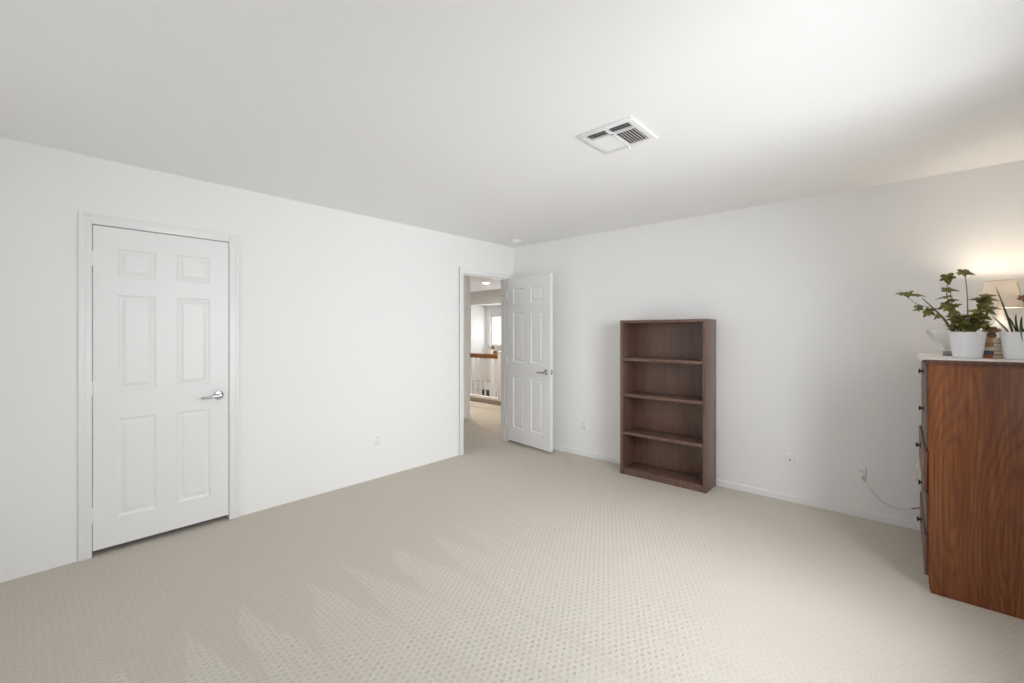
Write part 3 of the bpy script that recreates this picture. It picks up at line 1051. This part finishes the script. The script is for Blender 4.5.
# dense cushion of leaves over the rim
for k in range(120):
    a = random.uniform(0, 2 * PI)
    r = .074 * math.sqrt(random.random())
    zz = TZ + random.uniform(.172, .250) - r * .25
    c = Vector((PP.x + r * 1.12 * math.cos(a), -.700 + r * math.sin(a), zz))
    f = Vector((math.cos(a) + random.uniform(-.8, .8), math.sin(a) + random.uniform(-.8, .8), random.uniform(-.45, .45)))
    n = Vector((random.uniform(-.6, .6), random.uniform(-1.0, .4), 1))
    s = random.uniform(.027, .045)
    add_leaf(fo, c - f.normalized() * s * .4, f, n, s)
for k in range(16):
    a = random.uniform(0, 2 * PI)
    r = random.uniform(.02, .07)
    stm.tube([(PP.x + r * .4 * math.cos(a), -.700 + r * .4 * math.sin(a), TZ + .128), (PP.x + r * math.cos(a), -.700 + r * math.sin(a), TZ + random.uniform(.17, .22))], [.003, .0015], 6)
stm.build('stems', M['stem'], pl, o)
fl_ = fo.build('foliage', M['leaf'], pl, o, angle=70)
sm = fl_.modifiers.new('thick', 'SOLIDIFY')
sm.thickness = .0006

# second pot with strap leaves
P2 = at(1020.5, 345, -.705)
p2 = thing('potted_succulent', (P2.x, -.705, TZ), 'narrow-leaved green plant in a white pot at the right edge of the dresser', 'plant')
o = p2.location.copy()
MB().lathe(POT, (0, 0, 0), 48).build('pot', M['pot'], p2)
MB().lathe([(0, .134), (.04, .136), (.0685, .131), (.068, .128), (0, .127)], (0, 0, 0), 32).build('soil', M['soil'], p2)


def strap(mb, pts, w, th=.004, sidev=Vector((0.75, .66, 0))):
    """pointed fleshy leaf along points: diamond section that tapers to the tip"""
    n = len(pts)
    V, F = [], []
    for i, p in enumerate(pts):
        t = i / (n - 1)
        tn = (Vector(pts[min(i + 1, n - 1)]) - Vector(pts[max(i - 1, 0)])).normalized()
        s = (sidev - tn * sidev.dot(tn)).normalized()
        q = tn.cross(s)
        ww = w * (1 - t) ** .6 * (.75 + .5 * t) + .0008
        hh_ = th * (1 - t) ** .7 + .0005
        p = Vector(p)
        V += [p + s * ww, p + q * hh_, p - s * ww, p - q * hh_ * .5]
    for i in range(n - 1):
        for k in range(4):
            F.append((i * 4 + k, i * 4 + (k + 1) % 4, (i + 1) * 4 + (k + 1) % 4, (i + 1) * 4 + k))
    F += [(3, 2, 1, 0), ((n - 1) * 4, (n - 1) * 4 + 1, (n - 1) * 4 + 2, (n - 1) * 4 + 3)]
    mb.poly(V, F)


def curve(a, b_, c, n=9):
    a, b_, c = Vector(a), Vector(b_), Vector(c)
    return [a * (1 - t) ** 2 + b_ * 2 * t * (1 - t) + c * t * t for t in [i / (n - 1) for i in range(n)]]


sf = MB()
rb = Vector((P2.x - .025, -.705, TZ + .13))
strap(sf, curve(rb, P(1008, 316, -.69), P(995.5, 286.5, -.69)), .0085)
strap(sf, curve(rb + Vector((-.01, 0, 0)), P(1004, 326, -.70), P(992.5, 316.5, -.70)), .0075)
strap(sf, curve(rb + Vector((.02, 0, .0)), P(1015, 325, -.70), P(1016, 313.5, -.70)), .009)
strap(sf, curve(rb + Vector((.03, 0, .0)), P(1020, 326, -.72), P(1022, 316, -.72)), .011)
strap(sf, curve(rb + Vector((.035, -.03, .01)), P(1018, 322, -.78), P(1023, 342, -.80)), .0065)
strap(sf, curve(rb + Vector((.05, .02, .0)), P(1030, 318, -.66), P(1040, 300, -.64)), .009)
strap(sf, curve(rb + Vector((.06, -.02, .0)), P(1034, 328, -.7), P(1048, 322, -.7)), .009)
strap(sf, curve(rb + Vector((.02, .03, .0)), P(1012, 322, -.64), P(1009, 317, -.64)), .008)
sf.build('leaves', leaf_mat('succulent_leaf', (.025, .04, .018), (.05, .085, .025), (.16, .22, .06)), p2, o)
s2 = MB()
s2.tube([rb + Vector((.05, 0, 0)), P(1027, 320, -.68), P(1022.5, 300, -.67), P(1017, 282, -.66)], [.002, .0018, .0014, .001], 7)
s2.build('stem', M['stem'], p2, o)
rf_ = MB()
add_leaf(rf_, P(1021.5, 300, -.67), Vector((.4, 0, .6)), Vector((0, -1, .4)), .04)
add_leaf(rf_, P(1024, 298, -.67), Vector((1, 0, .1)), Vector((0, -.8, .8)), .04)
tag(rf_.build('red_leaves', mat('rust_leaf', (.24, .075, .035), .5), p2, o), 'rust-coloured leaves on a thin stem')

# ------------------------------------------------------------------ small books between the pots
BK = at(991.5, 345, -.640)
cols = [((.55, .20, .12), 'terracotta', .020), ((.10, .14, .19), 'dark blue', .022), ((.80, .70, .58), 'cream', .020), ((.46, .26, .12), 'tan', .022), ((.62, .40, .24), 'light brown', .028)]
pos_word = ['at the bottom of the small stack', 'second from the bottom of the small stack', 'in the middle of the small stack', 'second from the top of the small stack', 'topmost of the small stack']
z = TZ
page = mat('book_pages', (.80, .72, .62), .9)
for k, ((cc, cn, th), pw) in enumerate(zip(cols, pos_word)):
    wx, wy = .060 - .002 * (k % 3), .074 - .003 * (k % 2)
    rz = math.radians(38 + [0, 5, -3, 4, -2][k])
    bk = thing('book', (BK.x, -.640, z), '%s book %s between the white pots' % (cn, pw), 'book', 'books stacked between the pots', rz)
    m_ = mat('cover_' + cn.replace(' ', '_'), cc, .55)
    c = MB()
    c.box(-wx / 2, wx / 2, -wy / 2, wy / 2, 0, .0022, bev=.0006)
    c.box(-wx / 2, wx / 2, -wy / 2, wy / 2, th - .0028, th - .0006, bev=.0006)
    c.box(-wx / 2, -wx / 2 + .0024, -wy / 2, wy / 2, .001, th - .0016, bev=.0006)
    c.build('cover', m_, bk)
    MB().box(-wx / 2 + .002, wx / 2 - .003, -wy / 2 + .003, wy / 2 - .003, .002, th - .0026).build('pages', page, bk, smooth=False)
    z += th
# dried flower head on top of the books
df = thing('dried_flower', (BK.x, -.640, z - .0006), 'small dried brown flower head lying on the stack of books', 'dried flower')
o = df.location.copy()
pe = MB()
for k in range(34):
    a = k * 2.39996
    el = .1 + 1.25 * (k / 34)
    d = Vector((math.cos(a) * math.cos(el), math.sin(a) * math.cos(el), math.sin(el)))
    s = .033 * (1 - .30 * k / 34)
    bp = Vector((BK.x, -.640, z + .026)) + d * .010
    sd_ = d.cross(Vector((0, 0, 1))).normalized()
    up = sd_.cross(d)
    V = [bp, bp + d * s * .5 + sd_ * s * .36 + up * s * .05, bp + d * s * .95 + sd_ * s * .22 + up * s * .22, bp + d * s * 1.02 + up * s * .30, bp + d * s * .95 - sd_ * s * .22 + up * s * .22, bp + d * s * .5 - sd_ * s * .36 + up * s * .05]
    pe.poly(V, [(0, 1, 2, 3), (0, 3, 4, 5)])
pz = pe.build('petals', leaf_mat('dried_petal', (.32, .18, .13), (.56, .36, .28), (.76, .58, .48)), df, o, angle=60)
sm = pz.modifiers.new('thick', 'SOLIDIFY')
sm.thickness = .001
MB().lathe([(0, 0), (.012, 0), (.020, .008), (.018, .020), (.010, .030), (0, .034)], (0, 0, 0), 20).build('core', mat('dried_core', (.38, .23, .16), .9), df)

# frosted bowl tipped on its side behind the ivy pot, on a small grey tin
GT = at(948, 353, -.47)
gt = thing('grey_tin', (GT.x, -.47, TZ), 'small grey tin tucked behind the ivy pot', 'tin')
MB().lathe([(0, 0), (.021, 0), (.0225, .002), (.0225, .020), (.022, .021), (0, .021)], (0, 0, 0), 32).build('body', mat('grey_tin_body', (.22, .22, .21), .4, .4), gt)
MB().lathe([(0, .020), (.0232, .020), (.0236, .022), (.0236, .028), (.0225, .030), (0, .030)], (0, 0, 0), 32).build('lid', mat('grey_tin_lid', (.30, .30, .29), .4, .4), gt)
BC = at(942.5, 339.5, -.33)
prof = [(0, 0), (.028, 0), (.034, .004), (.058, .022), (.078, .056), (.086, .094), (.0835, .0955), (.0755, .058), (.055, .0265), (.030, .008), (0, .006)]
bw = thing('frosted_bowl', (BC.x, -.33, TZ), 'translucent white bowl tipped on its side behind the ivy pot', 'bowl')
ax = Vector((-.62, -.10, -.36)).normalized()
q = Vector((0, 0, 1)).rotation_difference(ax).to_matrix().to_4x4()
mb = MB()
mb.lathe(prof, (0, 0, 0), 48, q)
lo = min(v.co.z for v in mb.bm.verts)
bmesh.ops.scale(mb.bm, vec=(1.05, 1.05, 1.05), verts=mb.bm.verts)
bmesh.ops.translate(mb.bm, vec=(.058, 0, -lo * 1.05 + .0004), verts=mb.bm.verts)
mb.build('bowl', M['frost'], bw)
